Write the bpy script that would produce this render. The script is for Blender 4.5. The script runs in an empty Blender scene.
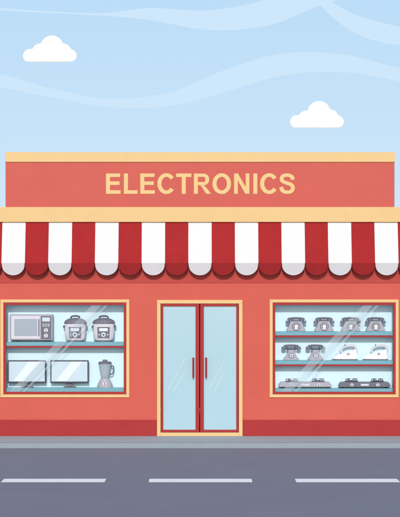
import bpy, bmesh, math, random
from mathutils import Vector, Matrix
random.seed(4)
scene=bpy.context.scene
COL=scene.collection
D=30.0; CH=3.0; F=1500.0
def PX(px,y=0.0): return (px-200.0)*(D+y)/F
def PZ(py,y=0.0): return CH-(py-286.0)*(D+y)/F
KV=1.38; KG=0.93; KI=1.04
def lin(c):
    c=c/255.0
    return c/12.92 if c<=0.04045 else ((c+0.055)/1.055)**2.4
def mat(name,rgb,rough=0.6,k=1.0,var=0.05,vscale=6.0,bump=0.0,bscale=80.0,metal=0.0,coat=0.0,spec=0.3,emis=0.0):
    m=bpy.data.materials.new(name); m.use_nodes=True
    nt=m.node_tree; b=nt.nodes['Principled BSDF']
    base=[min(0.93,lin(c)/k) for c in rgb]
    b.inputs['Roughness'].default_value=rough
    b.inputs['Metallic'].default_value=metal
    b.inputs['Specular IOR Level'].default_value=spec
    b.inputs['Coat Weight'].default_value=coat
    if emis>0:
        b.inputs['Emission Color'].default_value=(1,1,1,1); b.inputs['Emission Strength'].default_value=emis
    tc=nt.nodes.new('ShaderNodeTexCoord')
    n=nt.nodes.new('ShaderNodeTexNoise'); n.inputs['Scale'].default_value=vscale; n.inputs['Detail'].default_value=6
    nt.links.new(tc.outputs['Object'],n.inputs['Vector'])
    r=nt.nodes.new('ShaderNodeValToRGB')
    r.color_ramp.elements[0].position=0.3; r.color_ramp.elements[1].position=0.7
    r.color_ramp.elements[0].color=[c*(1-var) for c in base]+[1]
    r.color_ramp.elements[1].color=[min(0.95,c*(1+var)) for c in base]+[1]
    nt.links.new(n.outputs['Fac'],r.inputs['Fac'])
    nt.links.new(r.outputs['Color'],b.inputs['Base Color'])
    if bump>0:
        n2=nt.nodes.new('ShaderNodeTexNoise'); n2.inputs['Scale'].default_value=bscale; n2.inputs['Detail'].default_value=5
        nt.links.new(tc.outputs['Object'],n2.inputs['Vector'])
        bp=nt.nodes.new('ShaderNodeBump'); bp.inputs['Strength'].default_value=bump; bp.inputs['Distance'].default_value=0.01
        nt.links.new(n2.outputs['Fac'],bp.inputs['Height']); nt.links.new(bp.outputs['Normal'],b.inputs['Normal'])
    return m
def emat(name,c0,c1=None,z0=0,z1=1):
    m=bpy.data.materials.new(name); m.use_nodes=True
    nt=m.node_tree; nt.nodes.clear()
    o=nt.nodes.new('ShaderNodeOutputMaterial'); e=nt.nodes.new('ShaderNodeEmission')
    nt.links.new(e.outputs[0],o.inputs[0])
    if c1 is None:
        e.inputs[0].default_value=[lin(c) for c in c0]+[1]
    else:
        g=nt.nodes.new('ShaderNodeNewGeometry'); s=nt.nodes.new('ShaderNodeSeparateXYZ')
        mr=nt.nodes.new('ShaderNodeMapRange'); mr.inputs[1].default_value=z0; mr.inputs[2].default_value=z1
        r=nt.nodes.new('ShaderNodeValToRGB')
        r.color_ramp.elements[0].color=[lin(c) for c in c0]+[1]; r.color_ramp.elements[1].color=[lin(c) for c in c1]+[1]
        nt.links.new(g.outputs['Position'],s.inputs[0]); nt.links.new(s.outputs[2],mr.inputs[0])
        nt.links.new(mr.outputs[0],r.inputs[0]); nt.links.new(r.outputs[0],e.inputs[0])
    return m
def glassmat(name,rgb,haze,gloss=0.05,rough=0.02):
    m=bpy.data.materials.new(name); m.use_nodes=True
    nt=m.node_tree; nt.nodes.clear()
    o=nt.nodes.new('ShaderNodeOutputMaterial')
    t=nt.nodes.new('ShaderNodeBsdfTransparent'); t.inputs[0].default_value=(0.97,0.99,1,1)
    d=nt.nodes.new('ShaderNodeBsdfDiffuse'); d.inputs[0].default_value=[lin(c)/1.2 for c in rgb]+[1]
    g=nt.nodes.new('ShaderNodeBsdfGlossy'); g.inputs['Roughness'].default_value=rough
    m1=nt.nodes.new('ShaderNodeMixShader'); m1.inputs[0].default_value=haze
    m2=nt.nodes.new('ShaderNodeMixShader'); m2.inputs[0].default_value=gloss
    nt.links.new(t.outputs[0],m1.inputs[1]); nt.links.new(d.outputs[0],m1.inputs[2])
    nt.links.new(m1.outputs[0],m2.inputs[1]); nt.links.new(g.outputs[0],m2.inputs[2])
    nt.links.new(m2.outputs[0],o.inputs[0])
    return m

# ---------- geometry helpers
def box(bm,x0,x1,y0,y1,z0,z1,mi=0):
    v=[bm.verts.new(p) for p in [(x0,y0,z0),(x1,y0,z0),(x1,y1,z0),(x0,y1,z0),(x0,y0,z1),(x1,y0,z1),(x1,y1,z1),(x0,y1,z1)]]
    for f in [(0,1,5,4),(1,2,6,5),(2,3,7,6),(3,0,4,7),(4,5,6,7),(3,2,1,0)]:
        bm.faces.new([v[i] for i in f]).material_index=mi
def prism(bm,pts,y0,y1,mi=0):
    a=[bm.verts.new((x,y0,z)) for x,z in pts]; b=[bm.verts.new((x,y1,z)) for x,z in pts]
    n=len(pts); fs=[bm.faces.new(a),bm.faces.new(b[::-1])]
    for i in range(n): fs.append(bm.faces.new([a[i],b[i],b[(i+1)%n],a[(i+1)%n]]))
    for f in fs: f.material_index=mi
def cyl(bm,c,r,h,axis='z',r2=None,seg=24,mi=0):
    if r2 is None: r2=r
    M=Matrix.Translation(c)
    if axis=='y': M=M@Matrix.Rotation(math.radians(90),4,'X')
    if axis=='x': M=M@Matrix.Rotation(math.radians(90),4,'Y')
    g=bmesh.ops.create_cone(bm,cap_ends=True,segments=seg,radius1=r,radius2=r2,depth=h,matrix=M)
    for v in g['verts']:
        for f in v.link_faces: f.material_index=mi
def lathe(bm,prof,seg=32,mi=0,c=(0,0,0),sy=1.0):
    rings=[]
    for r,z in prof:
        if r<1e-5: rings.append([bm.verts.new((c[0],c[1],c[2]+z))])
        else: rings.append([bm.verts.new((c[0]+r*math.cos(2*math.pi*i/seg),c[1]+sy*r*math.sin(2*math.pi*i/seg),c[2]+z)) for i in range(seg)])
    for A,B in zip(rings,rings[1:]):
        for i in range(seg):
            j=(i+1)%seg
            if len(A)==1 and len(B)==1: continue
            if len(A)==1: f=bm.faces.new([A[0],B[i],B[j]])
            elif len(B)==1: f=bm.faces.new([A[i],A[j],B[0]])
            else: f=bm.faces.new([A[i],A[j],B[j],B[i]])
            f.material_index=mi
def tube(bm,pts,r,seg=10,mi=0):
    pts=[Vector(p) for p in pts]; rings=[]
    for k,p in enumerate(pts):
        t=(pts[min(k+1,len(pts)-1)]-pts[max(k-1,0)]).normalized()
        up=Vector((0,1,0)) if abs(t.y)<0.9 else Vector((1,0,0))
        a=t.cross(up).normalized(); b=t.cross(a)
        rr=r[k] if isinstance(r,(list,tuple)) else r
        rings.append([bm.verts.new(p+rr*(a*math.cos(2*math.pi*i/seg)+b*math.sin(2*math.pi*i/seg))) for i in range(seg)])
    for A,B in zip(rings,rings[1:]):
        for i in range(seg):
            bm.faces.new([A[i],A[(i+1)%seg],B[(i+1)%seg],B[i]]).material_index=mi
    bm.faces.new(rings[0]).material_index=mi; bm.faces.new(rings[-1]).material_index=mi
def catmull(P,n=8):
    out=[]
    P=[P[0]]+list(P)+[P[-1]]
    for i in range(1,len(P)-2):
        for k in range(n):
            t=k/n
            out.append(tuple(0.5*((2*P[i][d])+(-P[i-1][d]+P[i+1][d])*t+(2*P[i-1][d]-5*P[i][d]+4*P[i+1][d]-P[i+2][d])*t*t+(-P[i-1][d]+3*P[i][d]-3*P[i+1][d]+P[i+2][d])*t**3) for d in range(len(P[0]))))
    out.append(tuple(P[-2])); return out
def ribbon(bm,pts,w,y0,y1,closed=False,mi=0):
    n=len(pts); L=[];R=[]
    for i,(x,z) in enumerate(pts):
        if closed: a=pts[i-1]; b=pts[(i+1)%n]
        else: a=pts[max(i-1,0)]; b=pts[min(i+1,n-1)]
        dx,dz=b[0]-a[0],b[1]-a[1]; l=math.hypot(dx,dz); nx,nz=-dz/l,dx/l
        # strokes a little heavier where they run vertically
        ww=w*(0.88+0.14*abs(dz/l))
        L.append((x+nx*ww/2,z+nz*ww/2)); R.append((x-nx*ww/2,z-nz*ww/2))
    V=[[bm.verts.new((p[0],y,p[1])) for p in S] for S,y in ((L,y0),(R,y0),(L,y1),(R,y1))]
    rng=range(n if closed else n-1)
    for i in rng:
        j=(i+1)%n
        bm.faces.new([V[0][i],V[0][j],V[1][j],V[1][i]]).material_index=mi
        bm.faces.new([V[2][i],V[3][i],V[3][j],V[2][j]]).material_index=mi
        bm.faces.new([V[0][i],V[2][i],V[2][j],V[0][j]]).material_index=mi
        bm.faces.new([V[1][i],V[1][j],V[3][j],V[3][i]]).material_index=mi
    if not closed:
        for i in (0,n-1): bm.faces.new([V[0][i],V[1][i],V[3][i],V[2][i]]).material_index=mi
def obj(name,bm,mats,parent=None,bevel=0.0,smooth=False,loc=None,norm=True,**props):
    if norm: bmesh.ops.recalc_face_normals(bm,faces=bm.faces)
    me=bpy.data.meshes.new(name); bm.to_mesh(me); bm.free()
    for m in (mats if isinstance(mats,(list,tuple)) else [mats]): me.materials.append(m)
    o=bpy.data.objects.new(name,me); COL.objects.link(o)
    if smooth:
        for p in me.polygons: p.use_smooth=True
        try:
            me.set_sharp_from_angle(angle=math.radians(35))
        except Exception: pass
    if bevel>0:
        b=o.modifiers.new('bevel','BEVEL'); b.width=bevel; b.segments=2; b.limit_method='ANGLE'; b.angle_limit=math.radians(40)
    if parent: o.parent=parent
    if loc: o.location=loc
    for k,v in props.items(): o[k]=v
    return o
def empty(name,loc=(0,0,0),**props):
    e=bpy.data.objects.new(name,None); e.empty_display_size=0.1; COL.objects.link(e); e.location=loc
    for k,v in props.items(): e[k]=v
    return e
NB=bmesh.new
def copy_thing(src,loc):
    n=src.copy(); COL.objects.link(n); n.location=loc
    for c in src.children:
        cc=c.copy(); cc.parent=n; COL.objects.link(cc)
        for g in c.children:
            gg=g.copy(); gg.parent=cc; COL.objects.link(gg)
    return n

# ---------- materials
M_wall=mat('painted_plaster',(225,103,89),0.8,KV,0.03,1.3,0.25,60)
M_board=mat('sign_board_paint',(222,99,87),0.6,KV,0.02,1.5,0.1,30)
M_shade_band=mat('awning_shade_red',(204,78,70),0.7,KV,0.03,2)  # darker red imitates the awning's shadow on the wall
M_cream=mat('cream_paint',(250,210,147),0.55,KV,0.02,3,0.08,50)
M_dred=mat('dark_red_paint',(182,42,45),0.5,KV,0.04,3,0.08,50)
M_letter=mat('letter_cream',(250,212,145),0.5,KV,0.01,3)
M_aw=mat('awning_white_canvas',(253,252,253),0.85,KV,0.015,4,0.15,300)
M_ar=mat('awning_red_canvas',(182,38,40),0.85,KV,0.05,4,0.15,300)
M_vw=mat('valance_white_shaded',(226,224,229),0.85,KV,0.015,4,0.15,300)  # greyed white, the valance's shading put into its colour
M_vr=mat('valance_red_shaded',(162,32,36),0.85,KV,0.05,4,0.15,300)  # deeper red, shading of the valance painted into the canvas
M_roof=mat('roof_felt',(110,110,115),0.9,KV,0.1,3)
M_back=mat('display_back_panel',(206,232,243),0.7,KI,0.01,2)
M_shelf=mat('teal_shelf',(126,186,203),0.4,KV,0.02,4)
M_doorglass=mat('frosted_door_glass',(190,226,240),0.12,KV,0.015,1.0,coat=0.3,spec=0.5)
M_doorstreak=mat('door_sheen_streak',(230,245,250),0.15,KV,0.01,1.0,spec=0.5)  # pale colour for reflections painted on the door glass
M_sheen=glassmat('window_glass_sheen',(245,251,255),0.2)  # translucent white for drawn reflections on the display windows
G1=mat('light_grey_plastic',(205,205,213),0.5,KI,0.02,5)
G2=mat('mid_grey_plastic',(164,164,175),0.5,KI,0.02,5)
G3=mat('dark_grey_plastic',(106,106,120),0.5,KI,0.03,5)
G4=mat('charcoal_plastic',(72,72,86),0.5,KI,0.03,5)
W1=mat('white_plastic',(242,243,246),0.4,KI,0.01,5)
M_screen=mat('screen_glass',(192,212,224),0.2,KI,0.01,3,spec=0.5)
M_screen2=mat('screen_glass_light_and_glare',(218,230,236),0.2,KI,0.01,3,spec=0.5)
M_oven=mat('oven_window_glass',(154,166,181),0.2,KI,0.01,3,spec=0.5)
M_jar=glassmat('jar_glass',(205,222,232),0.55,0.08,0.05)

# ---------- setting
bm=NB(); box(bm,-500,500,-400,500,-0.5,-0.108)
obj('ground',bm,mat('ground_earth',(150,150,145),0.95,KG,0.15,0.2,0.3,5),kind='structure')
def road_mat():
    m=mat('asphalt',(126,127,141),0.85,KG,0.035,0.8,0.5,220)
    nt=m.node_tree; b=nt.nodes['Principled BSDF']
    tc=[n for n in nt.nodes if n.type=='TEX_COORD'][0]; r=[n for n in nt.nodes if n.type=='VALTORGB'][0]
    n=nt.nodes.new('ShaderNodeTexNoise'); n.inputs['Scale'].default_value=70; n.inputs['Detail'].default_value=2
    nt.links.new(tc.outputs['Object'],n.inputs['Vector'])
    mr=nt.nodes.new('ShaderNodeMapRange'); mr.inputs[1].default_value=0.3; mr.inputs[2].default_value=0.7; mr.inputs[3].default_value=0.86; mr.inputs[4].default_value=1.14
    nt.links.new(n.outputs['Fac'],mr.inputs[0])
    mx=nt.nodes.new('ShaderNodeVectorMath'); mx.operation='SCALE'
    nt.links.new(r.outputs['Color'],mx.inputs[0]); nt.links.new(mr.outputs[0],mx.inputs['Scale'])
    nt.links.new(mx.outputs[0],b.inputs['Base Color'])
    return m
KY=-1.34
bm=NB(); box(bm,-150,150,-11.2,KY-0.002,-0.3,-0.10)
obj('road',bm,road_mat(),kind='structure')
M_pave=mat('smooth_concrete',(160,172,178),0.85,KG,0.04,2,0.3,120)
bm=NB(); box(bm,-150,150,KY+0.14,0.3,-0.3,0.0)
obj('pavement',bm,M_pave,kind='structure')
M_kerb=mat('kerb_stone',(157,169,176),0.85,1.25,0.03,3,0.3,90)
bm=NB(); box(bm,-150,150,KY,KY+0.139,-0.3,0.0005)
obj('kerb',bm,M_kerb,bevel=0.008,kind='structure')
bm=NB(); box(bm,-150,150,-13.4,-11.202,-0.3,0.0)
obj('pavement',bm,M_pave,kind='structure')
M_paint=mat('road_paint',(255,254,253),0.7,KG,0.01,5,0.2,150)
ya=-(30-3.1*1500/193.2); yb=-(30-3.1*1500/196.8); ym=(ya+yb)/2
for i in range(-4,5):
    cx=(0.5+146.6*i)*(D+ym)/F; w=51.5*(D+ym)/F
    bm=NB(); v=[bm.verts.new(p) for p in [(cx-w,yb,-0.094),(cx+w,yb,-0.094),(cx+w,ya,-0.094),(cx-w,ya,-0.094)]]; bm.faces.new(v)
    obj('lane_marking',bm,M_paint,kind='structure',group='white dashes along the road')

# sky backdrop with broad pale bands
bm=NB(); R=300; N=64; prev=None
for i in range(N+1):
    a=math.radians(-5+190*i/N); p=(R*math.cos(a),R*math.sin(a))
    cur=(bm.verts.new((p[0],p[1],-3)),bm.verts.new((p[0],p[1],230)))
    if prev: bm.faces.new([prev[0],cur[0],cur[1],prev[1]])
    prev=cur
def band(top,bot,yy,mi):
    T=catmull(top,10); B=catmull(bot,10)
    tv=[bm.verts.new((PX(a,yy),yy,PZ(b,yy))) for a,b in T]; bv=[bm.verts.new((PX(a,yy),yy,PZ(b,yy))) for a,b in B]
    for i in range(len(tv)-1): bm.faces.new([tv[i],bv[i],bv[i+1],tv[i+1]]).material_index=mi
band([(-160,60),(-60,62),(0,74),(50,88),(110,99),(170,92),(225,70),(280,54),(340,54),(400,68),(480,84),(560,80)],
     [(-160,95),(-60,84),(0,88),(50,97),(110,107),(170,106),(225,92),(280,76),(340,72),(400,82),(480,110),(560,120)],285,1)
band([(-160,10),(-60,4),(30,10),(100,13),(150,8),(210,10),(270,-2),(330,-30),(420,-60)],
     [(-160,16),(-60,8),(30,12),(100,15.5),(150,20),(210,30),(270,25),(330,2),(420,-20)],286,1)
band([(300,-40),(325,-5),(350,12),(380,22),(420,28),(500,20),(560,10)],
     [(300,-20),(325,10),(350,30),(380,42),(420,46),(500,44),(560,30)],287,1)
sky=obj('sky',bm,[emat('sky_air',(206,231,250),(188,221,248),PZ(210,300),PZ(0,300)),emat('sky_haze_band',(206,231,251))],norm=False,kind='structure')

# clouds
M_cloud=mat('cloud_vapour',(205,205,206),0.95,KV,0.0,1,spec=0.0,emis=0.62)  # white emission added so the clouds' shaded sides stay bright
def cloud(circs,base,label):
    yy=120.0; s=(D+yy)/F
    ox=sum(c[0] for c in circs)/len(circs)
    bm=NB()
    for cx,cy,r in circs:
        bmesh.ops.create_icosphere(bm,subdivisions=4,radius=r*s,matrix=Matrix.Translation(((cx-ox)*s,random.uniform(-1,1)*s,(base-cy)*s))@Matrix.Scale(0.6,4,(0,1,0)))
    o=obj('cloud',bm,M_cloud,smooth=True,loc=(PX(ox,yy),yy,PZ(base,yy)),label=label,category='cloud',group='small clouds in the sky')
    rm=o.modifiers.new('r','REMESH'); rm.mode='VOXEL'; rm.voxel_size=0.06; rm.use_smooth_shade=True
    sm=o.modifiers.new('s','SMOOTH'); sm.iterations=6; sm.factor=0.5
    dg=bpy.context.evaluated_depsgraph_get(); me=bpy.data.meshes.new_from_object(o.evaluated_get(dg))
    o.modifiers.clear(); o.data=me
    for v in me.vertices:
        if v.co.z<0.0: v.co.z*=0.02
    for p in me.polygons: p.use_smooth=True
    me.update()
    return o
cloud([(30,56,7),(40,51,7.5),(52,47,11.5),(63,52,8.5),(70,56,6.8),(46,55,9),(57,56,9),(38,57,7),(64,57,7)],61.8,'small white puffy cloud with a flat base')
cloud([(297,122,7),(306,118,7.5),(319,112.5,11.5),(330,118,8.5),(337,122,6.8),(313,121,9),(325,122,9),(304,122.5,7),(331,122.5,7)],127.8,'small white puffy cloud with a flat base')

# ---------- shop building
shop=empty('shop_building',(0,0,0),label='red single-storey electronics shop with striped awning and display windows',category='shop')
HW=4.5
zc=PZ(215)
holes=[]
WL=(3.5,125.5,302.5,394); WR=(273.5,395.5,302.5,394); DR=(160,239,303,436)
for h in (WL,WR,DR): holes.append((PX(h[0]),PX(h[1]),max(PZ(h[3]),0),PZ(h[2])))
xs=sorted(set([-HW,HW]+[h[0] for h in holes]+[h[1] for h in holes])); zs=sorted(set([0.0,zc]+[h[2] for h in holes]+[h[3] for h in holes]))
bm=NB()
def quad(*p): bm.faces.new([bm.verts.new(q) for q in p])
for i in range(len(xs)-1):
    for j in range(len(zs)-1):
        mx,mz=(xs[i]+xs[i+1])/2,(zs[j]+zs[j+1])/2
        if any(h[0]<mx<h[1] and h[2]<mz<h[3] for h in holes): continue
        quad((xs[i],0,zs[j]),(xs[i+1],0,zs[j]),(xs[i+1],0,zs[j+1]),(xs[i],0,zs[j+1]))
for a,b,c,d in holes:
    quad((a,0,c),(a,0.5,c),(a,0.5,d),(a,0,d)); quad((b,0,c),(b,0,d),(b,0.5,d),(b,0.5,c)); quad((a,0,d),(a,0.5,d),(b,0.5,d),(b,0,d))
    if c>0.01: quad((a,0,c),(b,0,c),(b,0.5,c),(a,0.5,c))
quad((-HW,0,0),(-HW,0,zc),(-HW,7,zc),(-HW,7,0)); quad((HW,0,0),(HW,7,0),(HW,7,zc),(HW,0,zc)); quad((-HW,7,0),(-HW,7,zc),(HW,7,zc),(HW,7,0))
obj('wall',bm,M_wall,shop,norm=False)
bm=NB(); box(bm,-HW-0.05,HW+0.05,0.25,7.05,zc+0.002,zc+0.1); obj('roof',bm,M_roof,shop)
bm=NB(); box(bm,-HW-0.03,PX(157)-0.001,-0.03,0.0,0,PZ(420,-0.03)); box(bm,PX(242)+0.001,HW+0.03,-0.03,0.0,0,PZ(420,-0.03))
obj('plinth',bm,M_dred,shop,bevel=0.004)
bm=NB(); box(bm,-HW-0.02,HW+0.02,-0.09,0.24,PZ(222,-0.09),PZ(207,-0.09)); obj('cornice',bm,M_cream,shop,bevel=0.006)
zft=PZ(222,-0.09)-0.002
bm=NB(); box(bm,-HW,HW,-0.012,0.0,PZ(283,-0.012),zft); obj('awning_shade_board',bm,M_shade_band,shop,bevel=0.003)  # board added to draw the awning's shadow band with a straight lower edge
# awning
bm=NB(); sw=23.32*(D-0.15)/F; n=19; yt,yb_=-0.05,-0.20
zt=zft; zb=PZ(263,yb_); ztip=PZ(275.3,yb_); rs=sw/2
for i in range(n):
    x0=(i-n/2)*sw; x1=x0+sw; red=(i%2==0)
    K=6; prevv=None
    for k in range(K+1):
        t=k/K; yy=yt+(yb_-yt)*t; zz=zt+(zb-zt)*t-0.008*math.sin(math.pi*t)
        c=(bm.verts.new((x0,yy,zz)),bm.verts.new((x1,yy,zz)))
        if prevv: bm.faces.new([prevv[0],c[0],c[1],prevv[1]]).material_index=1 if red else 0
        prevv=c
    S=16; top=[]; bot=[]; g=0.004
    for k in range(S+1):
        a=math.pi*k/S; xx=(x0+x1)/2-(rs-g)*math.cos(a); z=ztip+rs*0.92-rs*0.92*math.sin(a)
        top.append(xx); bot.append(z)
    for k in range(S):
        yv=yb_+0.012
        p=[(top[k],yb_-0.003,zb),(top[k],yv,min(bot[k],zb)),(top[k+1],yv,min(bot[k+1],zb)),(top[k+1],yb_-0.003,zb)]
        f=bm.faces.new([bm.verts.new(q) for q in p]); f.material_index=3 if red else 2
bmesh.ops.remove_doubles(bm,verts=bm.verts,dist=0.0005)
hw=n/2*sw
for sx in (-hw+0.01,hw-0.01):
    bm.faces.new([bm.verts.new(q) for q in [(sx,yt,zt),(sx,yb_,zb),(sx,yt,zb)]]).material_index=1
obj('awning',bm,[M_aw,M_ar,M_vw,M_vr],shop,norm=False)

# windows
def ring(bm,a,t,y0,y1,mi=0):
    yy=y0
    x0,x1=PX(a[0],yy),PX(a[1],yy); z1,z0=PZ(a[2],yy),PZ(a[3],yy); w=t*(D+yy)/F
    box(bm,x0,x1,y0,y1,z1-w,z1,mi); box(bm,x0,x1,y0,y1,z0,z0+w,mi)
    box(bm,x0,x0+w,y0,y1,z0+w,z1-w,mi); box(bm,x1-w,x1,y0,y1,z0+w,z1-w,mi)
def window(a,shelves,sheen_strips):
    ox0,ox1=a
    x0,x1=PX(ox0+4,0),PX(ox1-4,0); z1,z0=PZ(303.5,0),PZ(393,0)
    bm=NB(); yb2=0.27
    def q(*p): bm.faces.new([bm.verts.new(v) for v in p])
    q((x0,yb2,z0),(x1,yb2,z0),(x1,yb2,z1),(x0,yb2,z1))
    q((x0,0.03,z0),(x0,yb2,z0),(x0,yb2,z1),(x0,0.03,z1)); q((x1,0.03,z0),(x1,0.03,z1),(x1,yb2,z1),(x1,yb2,z0))
    q((x0,0.03,z1),(x0,yb2,z1),(x1,yb2,z1),(x1,0.03,z1)); q((x0,0.03,z0),(x1,0.03,z0),(x1,yb2,z0),(x0,yb2,z0))
    w=obj('window',bm,M_back,shop,norm=False)
    bm=NB(); ring(bm,(ox0,ox1,299.5,397.5),3.0,-0.025,0.004,0); ring(bm,(ox0+3,ox1-3,302.5,394.5),2.6,-0.015,0.028,1)
    obj('frame',bm,[M_cream,M_dred],w,bevel=0.004)
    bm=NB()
    for f_ in sheen_strips:
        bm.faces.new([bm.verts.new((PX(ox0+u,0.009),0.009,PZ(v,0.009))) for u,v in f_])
    obj('pane_streaks',bm,[M_sheen],w,norm=False)  # diagonal reflection strips only, no glass sheet behind them
    for sy in shelves:
        bm=NB(); ys=0.05; xa,xb=PX(ox0+5.2,ys),PX(ox1-5.2,ys)
        zt_=PZ(sy,ys); h=3.9*(D+ys)/F
        last=sy>385
        box(bm,xa+0.002,xb-0.002,ys,0.265,zt_-h,zt_,0)
        if not last: box(bm,xa+0.002,xb-0.002,ys-0.006,ys+0.03,zt_-h-0.036,zt_-h-0.001,1)
        obj('shelf',bm,[M_shelf,M_dred],w,bevel=0.003)
    return w
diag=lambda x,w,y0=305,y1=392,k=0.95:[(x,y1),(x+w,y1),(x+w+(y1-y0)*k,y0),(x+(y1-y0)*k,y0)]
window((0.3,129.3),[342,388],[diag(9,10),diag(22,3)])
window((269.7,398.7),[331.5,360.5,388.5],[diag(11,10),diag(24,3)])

# doors
bm=NB(); y0=-0.035
xa,xb=PX(157,y0),PX(242.5,y0); zt_=PZ(300,y0); w=3.6/50
box(bm,xa,xa+w,y0,0.1,0.0,zt_-w); box(bm,xb-w,xb,y0,0.1,0.0,zt_-w); box(bm,xa,xb,y0,0.1,zt_-w,zt_)
box(bm,xa+w,xb-w,-0.03,0.1,0.0,0.07)
obj('door_frame',bm,M_cream,shop,bevel=0.004)
def door(a,b,inner):
    y0=-0.02; x0,x1=PX(a,y0),PX(b,y0); z0=0.075; z1=zt_-w-0.004
    L=0.045;I=0.075
    l,r=(L,I) if inner=='r' else (I,L)
    bm=NB(); box(bm,x0,x0+l,y0,0.04,z0,z1); box(bm,x1-r,x1,y0,0.04,z0,z1); box(bm,x0+l,x1-r,y0,0.04,z1-0.05,z1); box(bm,x0+l,x1-r,y0,0.04,z0,z0+0.05)
    d=obj('door',bm,M_dred,shop,bevel=0.004)
    bm=NB(); box(bm,x0+l-0.005,x1-r+0.005,0.003,0.022,z0+0.045,z1-0.045,0)
    gx0,gx1=x0+l,x1-r
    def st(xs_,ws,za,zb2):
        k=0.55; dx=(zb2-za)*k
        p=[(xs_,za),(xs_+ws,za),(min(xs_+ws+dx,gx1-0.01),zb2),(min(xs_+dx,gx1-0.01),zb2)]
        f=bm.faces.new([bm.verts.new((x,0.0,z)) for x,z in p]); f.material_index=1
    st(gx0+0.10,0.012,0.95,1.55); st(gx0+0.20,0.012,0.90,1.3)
    obj('pane_streaks',bm,[M_doorglass,M_doorstreak],d,norm=False)  # door glass with painted reflection streaks in front
    hx=(x1-r-0.045) if inner=='r' else (x0+l+0.045)
    bm=NB(); za,zb2=PZ(377.5),PZ(357.5)
    tube(bm,[(hx,-0.065,za),(hx,-0.065,zb2)],0.019,12)
    for zz in (za+0.06,zb2-0.06): cyl(bm,(hx,-0.025,zz),0.012,0.075,'y',seg=12)
    obj('handle',bm,M_dred,d,smooth=True)
door(161,199.3,'r'); door(200.1,238.5,'l')

# ---------- shop sign
sign=empty('shop_sign',(0,0,PZ(207)),label='red sign board with cream trim reading ELECTRONICS on the roof edge',category='sign')
sz=PZ(207)
def shiftz(bm,dz):
    for v in bm.verts: v.co.z-=dz
bm=NB(); box(bm,PX(5.5,-0.05),PX(394.5,-0.05),-0.05,0.22,PZ(207,-0.09)+0.001,PZ(162,-0.05)); shiftz(bm,sz); obj('board',bm,M_board,sign,bevel=0.004)
bm=NB(); box(bm,PX(5,-0.07),PX(395,-0.07),-0.07,0.26,PZ(162,-0.07),PZ(152,-0.07)); shiftz(bm,sz); obj('trim',bm,M_cream,sign,bevel=0.006)
ADV=dict(E=667,L=611,C=722,T=611,R=722,O=778,N=722,I=278,S=667)
def arc(cx,cz,rx,rz,a0,a1,n=28): return [(cx+rx*math.cos(math.radians(a0+(a1-a0)*i/n)),cz+rz*math.sin(math.radians(a0+(a1-a0)*i/n))) for i in range(n+1)]
UZ=1.06
def letter(ch,x,bz,u,y1=-0.051,dep=0.005):
    y0=y1-dep
    bm=NB(); T=lambda pts:[(x+a*u,bz+b*u*UZ) for a,b in pts]
    P={'E':[(73,0),(618,0),(618,125),(222,125),(222,312),(577,312),(577,436),(222,436),(222,592),(604,592),(604,716),(73,716)],
       'L':[(73,0),(583,0),(583,125),(223,125),(223,716),(73,716)],
       'T':[(232,0),(380,0),(380,592),(590,592),(590,716),(21,716),(21,592),(232,592)],
       'I':[(68,0),(216,0),(216,716),(68,716)],
       'N':[(73,0),(210,0),(210,467),(495,0),(642,0),(642,716),(506,716),(506,238),(216,716),(73,716)]}
    if ch in P: prism(bm,T(P[ch]),y0,y1)
    elif ch=='O': ribbon(bm,T(arc(390,358,270,302,0,354,60)),150*u,y0,y1,True)
    elif ch=='C': ribbon(bm,T(arc(382,358,262,304,36,324,48)),150*u,y0,y1)
    elif ch=='S': ribbon(bm,T(catmull([(545,495),(500,605),(340,658),(178,625),(126,525),(175,435),(330,378),(490,315),(544,210),(490,98),(335,57),(165,105),(102,238)],8)),143*u,y0,y1)
    elif ch=='R':
        prism(bm,T([(73,0),(222,0),(222,716),(73,716)]),y0,y1)
        ribbon(bm,T([(223,654),(400,654)]+arc(440,507,135,147,90,-90,20)+[(400,360),(223,360)]),138*u,y0,y1)
        prism(bm,T([(290,297),(450,297),(540,215),(715,0),(535,0),(415,175),(340,270)]),y0,y1)
    o=obj('letter',bm,M_letter,sign); 
    for v in o.data.vertices: v.co.z-=sz
u=189.0/(7167-73-45)*(D-0.06)/F; x=PX(106,-0.06)-73*u
for ch in 'ELECTRONICS':
    letter(ch,x,PZ(193.8,-0.06),u); x+=ADV[ch]*u

# ---------- goods on the shelves
def at(px,py,y=0.16): return (PX(px,y),y,PZ(py,0.05)+0.001)
# microwave
e=empty('microwave_oven',at(31.8,342),label='grey microwave oven with round knobs on a teal shelf',category='microwave')
W,H,DD=0.86,0.55,0.19
bm=NB(); box(bm,-W/2,W/2,-DD/2,DD/2,0.03,H); obj('body',bm,G2,e,bevel=0.02)
bm=NB(); f=-DD/2
box(bm,-W/2+0.03,W/2-0.25,f-0.012,f-0.001,0.06,H-0.03,0)
box(bm,-W/2+0.09,W/2-0.31,f-0.017,f-0.0125,0.12,H-0.09,1)
dd=obj('door',bm,[G1,M_oven],e,bevel=0.004)
fh=f-0.028
bm=NB(); tube(bm,[(W/2-0.275,fh,0.12),(W/2-0.275,fh,H-0.09)],0.009); cyl(bm,(W/2-0.275,f-0.02,0.15),0.007,0.02,'y',seg=10); cyl(bm,(W/2-0.275,f-0.02,H-0.12),0.007,0.02,'y',seg=10)
obj('handle',bm,G3,dd,smooth=True)
bm=NB(); box(bm,W/2-0.235,W/2-0.03,f-0.010,f-0.001,0.06,H-0.03,0); box(bm,W/2-0.21,W/2-0.055,f-0.014,f-0.0105,H-0.14,H-0.06,1)
for r_ in range(2):
    for c_ in range(3): box(bm,W/2-0.20+c_*0.05,W/2-0.165+c_*0.05,f-0.015,f-0.0105,0.345-r_*0.035,0.365-r_*0.035,2)
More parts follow.
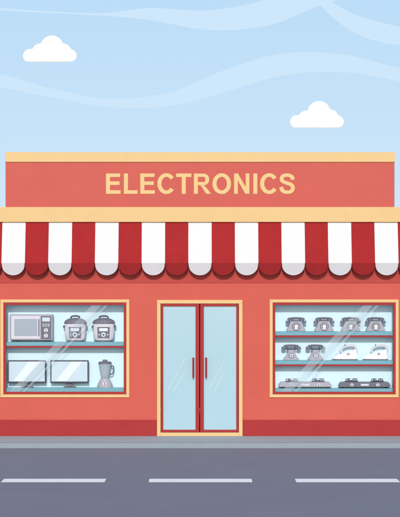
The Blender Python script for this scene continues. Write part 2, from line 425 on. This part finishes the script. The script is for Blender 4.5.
obj('control_panel',bm,[G3,M_screen,G1],e,bevel=0.002)
for zz in (0.235,0.125):
    bm=NB(); cyl(bm,(W/2-0.133,f-0.019,zz),0.042,0.016,'y',seg=28); box(bm,W/2-0.138,W/2-0.128,f-0.033,f-0.0275,zz-0.035,zz+0.035,1); obj('knob',bm,[G1,G3],e,smooth=True)
for sx in (-1,1):
    bm=NB(); cyl(bm,(sx*(W/2-0.1),-0.03,0.015),0.03,0.03); obj('foot',bm,G4,e)
# cookers
e=empty('rice_cooker',at(75.3,342),label='grey electric rice cooker with dark lid on a teal shelf',category='cooker',group='rice cookers on the shelf')
bm=NB(); lathe(bm,[(0,0.03),(0.17,0.03),(0.205,0.07),(0.215,0.2),(0.21,0.36),(0,0.36)],40,sy=0.45); obj('body',bm,G1,e,smooth=True)
bm=NB(); lathe(bm,[(0,0.0),(0.16,0.0),(0.175,0.03),(0,0.031)],36,sy=0.45); obj('base',bm,G3,e,smooth=True)
bm=NB(); lathe(bm,[(0.0,0.361),(0.222,0.361),(0.224,0.395),(0.2,0.43),(0.14,0.462),(0.06,0.475),(0,0.477)],40,sy=0.45); 
lid=obj('lid',bm,G3,e,smooth=True)
bm=NB(); tube(bm,catmull([(-0.09,0,0.462),(-0.08,0,0.50),(-0.04,0,0.517),(0.04,0,0.517),(0.08,0,0.50),(0.09,0,0.462)],5),0.015); obj('handle',bm,G4,lid,smooth=True)
bm=NB(); 
prism(bm,[(-0.115,0.08),(0.115,0.08),(0.125,0.30),(-0.125,0.30)],-0.104,-0.06,0)
box(bm,-0.085,0.085,-0.108,-0.1045,0.215,0.275,1)
cyl(bm,(0,-0.108,0.145),0.045,0.008,'y',seg=28,mi=1); cyl(bm,(0,-0.115,0.145),0.024,0.008,'y',seg=20,mi=0)
for sx in (-0.085,0.085): cyl(bm,(sx,-0.107,0.145),0.013,0.008,'y',seg=12,mi=1)
obj('control_panel',bm,[G3,M_screen2],e,bevel=0.002)
for sx in (-1,1):
    bm=NB(); box(bm,min(sx*0.212,sx*0.245),max(sx*0.212,sx*0.245),-0.035,0.035,0.285,0.325); obj('side_handle',bm,G4,e,bevel=0.008)
copy_thing(e,at(103.8,342))
# monitors
e=empty('computer_monitor',at(27,388),label='flat widescreen computer monitor with black rim on the bottom shelf',category='monitor',group='computer monitors on the shelf')
W=0.77
bm=NB(); box(bm,-W/2,W/2,-0.03,0.015,0.09,0.55); obj('housing',bm,G4,e,bevel=0.008)
bm=NB(); box(bm,-W/2+0.025,W/2-0.025,-0.0345,-0.0305,0.125,0.525,0)
f=bm.faces.new([bm.verts.new(p) for p in [(-0.28,-0.0375,0.126),(-0.06,-0.0375,0.126),(0.26,-0.0375,0.524),(0.04,-0.0375,0.524)]]); f.material_index=1  # paler diagonal band painted across the screen as glare
obj('screen',bm,[M_screen,M_screen2],e,norm=False)
bm=NB(); prism(bm,[(-0.05,0.018),(0.05,0.018),(0.035,0.14),(-0.035,0.14)],0.016,0.05); box(bm,-0.12,0.12,-0.06,0.09,0,0.017); obj('stand',bm,G3,e,bevel=0.004)
copy_thing(e,at(69.6,388))
# blender
e=empty('kitchen_blender',at(105,388),label='grey kitchen blender with glass jar on the bottom shelf',category='blender')
bm=NB(); lathe(bm,[(0,0),(0.155,0),(0.16,0.03),(0.13,0.1),(0.10,0.16),(0.085,0.185),(0,0.187)],36,sy=0.6); obj('base',bm,G2,e,smooth=True)
bm=NB(); lathe(bm,[(0,0.188),(0.075,0.188),(0.08,0.21),(0.10,0.30),(0.128,0.46),(0.13,0.475),(0.118,0.475),(0.09,0.30),(0.07,0.215),(0,0.213)],36,sy=0.7); jar=obj('jar',bm,M_jar,e,smooth=True)
bm=NB(); tube(bm,catmull([(0.11,0,0.43),(0.165,0,0.43),(0.17,0,0.36),(0.15,0,0.28),(0.095,0,0.26)],6),0.012); obj('handle',bm,G3,jar,smooth=True)
bm=NB(); lathe(bm,[(0,0.476),(0.133,0.476),(0.133,0.505),(0.115,0.52),(0.05,0.525),(0.045,0.56),(0,0.562)],36,sy=0.7); obj('lid',bm,G3,e,smooth=True)
bm=NB(); cyl(bm,(0,-0.085,0.08),0.04,0.026,'y',seg=24,mi=0); box(bm,-0.006,0.006,-0.104,-0.0985,0.05,0.11,1); obj('knob',bm,[G1,G4],e,smooth=True)
bm=NB(); cyl(bm,(0,0,0.225),0.015,0.02,seg=12)
for a in range(4):
    c,s=math.cos(a*1.57),math.sin(a*1.57); tube(bm,[(0,0,0.235),(0.045*c,0.03*s,0.25+0.01*(a%2))],[0.008,0.003],6)
obj('blade',bm,G3,e)
# rotary telephones
e=empty('rotary_telephone',at(296,331.5),label='grey rotary dial telephone with dark handset on the upper shelf',category='telephone',group='rotary telephones on the upper shelf')
bm=NB(); prism(bm,[(-0.185,0),(0.185,0),(0.19,0.03),(0.155,0.085),(0.115,0.19),(0.085,0.205),(-0.085,0.205),(-0.115,0.19),(-0.155,0.085),(-0.19,0.03)],-0.075,0.09)
obj('body',bm,G2,e,bevel=0.012)
bm=NB(); cyl(bm,(0,-0.080,0.1),0.082,0.010,'y',seg=36,mi=0); cyl(bm,(0,-0.087,0.1),0.07,0.008,'y',seg=36,mi=1)
for k in range(10):
    a=math.radians(-40+k*28); cyl(bm,(0.050*math.cos(a),-0.092,0.1+0.050*math.sin(a)),0.0115,0.003,'y',seg=12,mi=0)
cyl(bm,(0,-0.093,0.1),0.026,0.006,'y',seg=20,mi=2)
obj('dial',bm,[G4,G1,W1],e,smooth=True)
bm=NB(); tube(bm,catmull([(-0.165,0,0.225),(-0.12,0,0.255),(0,0,0.262),(0.12,0,0.255),(0.165,0,0.225)],6),[0.026]*6+[0.022]*13+[0.026]*6)
for sx in (-1,1): cyl(bm,(sx*0.168,0,0.19),0.045,0.05,r2=0.03)
obj('handset',bm,G3,e,smooth=True)
bm=NB(); prism(bm,[(-0.09,0.2055),(0.09,0.2055),(0.09,0.24),(0.065,0.24),(0.06,0.215),(-0.06,0.215),(-0.065,0.24),(-0.09,0.24)],-0.03,0.03)
obj('cradle',bm,G4,e)
for c in (324,350.5,375.5): copy_thing(e,at(c,331.5))
# desk telephones second row
e=empty('desk_telephone',at(291.2,360.5),label='old grey desk telephone with raised dark handset on the middle shelf',category='telephone',group='desk telephones on the middle shelf')
bm=NB(); prism(bm,[(-0.15,0),(0.15,0),(0.155,0.03),(0.12,0.06),(0.07,0.14),(0.06,0.21),(-0.06,0.21),(-0.07,0.14),(-0.12,0.06),(-0.155,0.03)],-0.07,0.08); obj('body',bm,G2,e,bevel=0.01)
bm=NB(); cyl(bm,(0,-0.075,0.095),0.052,0.010,'y',seg=30,mi=0); cyl(bm,(0,-0.083,0.095),0.042,0.007,'y',seg=30,mi=1); cyl(bm,(0,-0.089,0.095),0.016,0.006,'y',seg=16,mi=2)
obj('dial',bm,[G4,G1,G3],e,smooth=True)
bm=NB(); tube(bm,catmull([(-0.15,0,0.275),(-0.08,0,0.292),(0.08,0,0.292),(0.15,0,0.275)],6),0.022)
for sx in (-1,1): cyl(bm,(sx*0.152,0,0.245),0.05,0.055,r2=0.034)
obj('handset',bm,G3,e,smooth=True)
bm=NB(); prism(bm,[(-0.09,0.211),(0.09,0.211),(0.09,0.268),(0.068,0.268),(0.068,0.232),(-0.068,0.232),(-0.068,0.268),(-0.09,0.268)],-0.03,0.03); obj('cradle',bm,G4,e,bevel=0.003)
copy_thing(e,at(315.5,360.5))
# irons
e=empty('clothes_iron',at(345.5,360.5),label='white steam iron with grey soleplate on the middle shelf',category='iron',group='steam irons on the middle shelf')
def footprint(k,z,bm,zs=None):
    pts=[(-0.27,0),(-0.2,-0.045),(-0.08,-0.078),(0.08,-0.09),(0.2,-0.09),(0.235,-0.06),(0.24,0),(0.235,0.06),(0.2,0.09),(0.08,0.09),(-0.08,0.078),(-0.2,0.045)]
    return [bm.verts.new((px*k[0]+k[1],py*k[2],z if zs is None else zs(px))) for px,py in pts]
def loft(bm,rings,mi=0):
    for A,B in zip(rings,rings[1:]):
        for i in range(len(A)): bm.faces.new([A[i],A[(i+1)%len(A)],B[(i+1)%len(B)],B[i]]).material_index=mi
    bm.faces.new(rings[0]).material_index=mi; bm.faces.new(rings[-1]).material_index=mi
bm=NB(); loft(bm,[footprint((1,0,1),0.0,bm),footprint((1,0,1),0.025,bm)]); obj('soleplate',bm,G3,e,bevel=0.004)
bm=NB(); loft(bm,[footprint((0.97,0.002,0.96),0.026,bm),footprint((0.93,0.01,0.93),0.07,bm),footprint((0.72,0.045,0.75),0.12,bm,lambda p:0.115+0.06*(p+0.27)/0.5),footprint((0.5,0.08,0.5),0.17,bm,lambda p:0.14+0.08*(p+0.27)/0.5)])
obj('body',bm,W1,e,smooth=True)
bm=NB(); tube(bm,catmull([(-0.06,0,0.14),(-0.085,0,0.19),(-0.05,0,0.25),(0.05,0,0.285),(0.15,0,0.29),(0.20,0,0.265),(0.215,0,0.2),(0.205,0,0.12)],6),0.024,12); obj('handle',bm,G1,e,smooth=True)
bm=NB(); cyl(bm,(0.05,-0.060,0.12),0.035,0.03,'y',seg=24); obj('dial',bm,G2,e,smooth=True)
bm=NB(); cyl(bm,(-0.01,0,0.298),0.014,0.03,seg=12); obj('button',bm,G3,e,smooth=True)
copy_thing(e,at(376,360.5))
# gas stoves
def stove(px,W,mb,mt,label):
    e=empty('gas_stove',at(px,388.5),label=label,category='stove')
    bm=NB(); prism(bm,[(-W/2,0.025),(W/2,0.025),(W/2-0.01,0.085),(W/2-0.05,0.125),(-W/2+0.05,0.125),(-W/2+0.01,0.085)],-0.09,0.09); obj('body',bm,mb,e,bevel=0.008)
    for sx in (-1,1):
        cx=sx*W*0.25
        bm=NB(); cyl(bm,(cx,0,0.134),0.07,0.018,seg=28); cyl(bm,(cx,0,0.150),0.045,0.014,seg=28); obj('burner',bm,G4,e,smooth=True)
        bm=NB(); 
        for a in range(4):
            c,s=math.cos(a*math.pi/2+0.5),math.sin(a*math.pi/2+0.5)
            tube(bm,[(cx+0.13*c,0.075*s,0.126),(cx+0.13*c,0.075*s,0.182),(cx+0.04*c,0.03*s,0.182)],0.009,8)
        tube(bm,[(cx+0.13*math.cos(t*math.pi/12),0.075*math.sin(t*math.pi/12),0.135) for t in range(25)],0.008,8)
        obj('pan_support',bm,mt,e)
        bm=NB(); cyl(bm,(cx,-0.099,0.07),0.034,0.018,'y',seg=24,mi=0); box(bm,cx-0.006,cx+0.006,-0.113,-0.1085,0.042,0.098,1); obj('knob',bm,[G1,G4],e,smooth=True)
        bm=NB(); cyl(bm,(sx*(W/2-0.07),0,0.012),0.025,0.025,seg=14); obj('foot',bm,G4,e)
    bm=NB(); box(bm,-0.08,0.08,-0.094,-0.0905,0.05,0.09); obj('badge_plate',bm,G1,e)
stove(305,1.06,G2,G3,'light grey two-burner gas stove on the bottom shelf')
stove(364.3,1.04,G3,G4,'dark grey two-burner gas stove on the bottom shelf')

# ---------- light, world, camera
EL=28
w=bpy.data.worlds.new('World'); scene.world=w; w.use_nodes=True
nt=w.node_tree; bg=nt.nodes['Background']; sk=nt.nodes.new('ShaderNodeTexSky'); sk.sky_type='NISHITA'; sk.sun_disc=False
sk.sun_elevation=math.radians(EL); sk.sun_rotation=math.radians(182); nt.links.new(sk.outputs[0],bg.inputs[0]); bg.inputs[1].default_value=0.15
sun=bpy.data.lights.new('sun','SUN'); sun.energy=2.45; sun.angle=math.radians(2.0); sun.color=(1,0.965,0.91)
so=bpy.data.objects.new('sun',sun); COL.objects.link(so); so.rotation_euler=(math.radians(90-EL),0,math.radians(-2))
cam=bpy.data.cameras.new('camera'); co=bpy.data.objects.new('camera',cam); COL.objects.link(co)
co.location=(0,-D,CH); co.rotation_euler=(math.radians(90),0,0)
cam.sensor_fit='HORIZONTAL'; cam.sensor_width=36; cam.lens=135; cam.shift_y=27.5/400; cam.clip_end=3000
scene.camera=co
scene.view_settings.view_transform='Standard'; scene.view_settings.look='None'; scene.view_settings.exposure=0
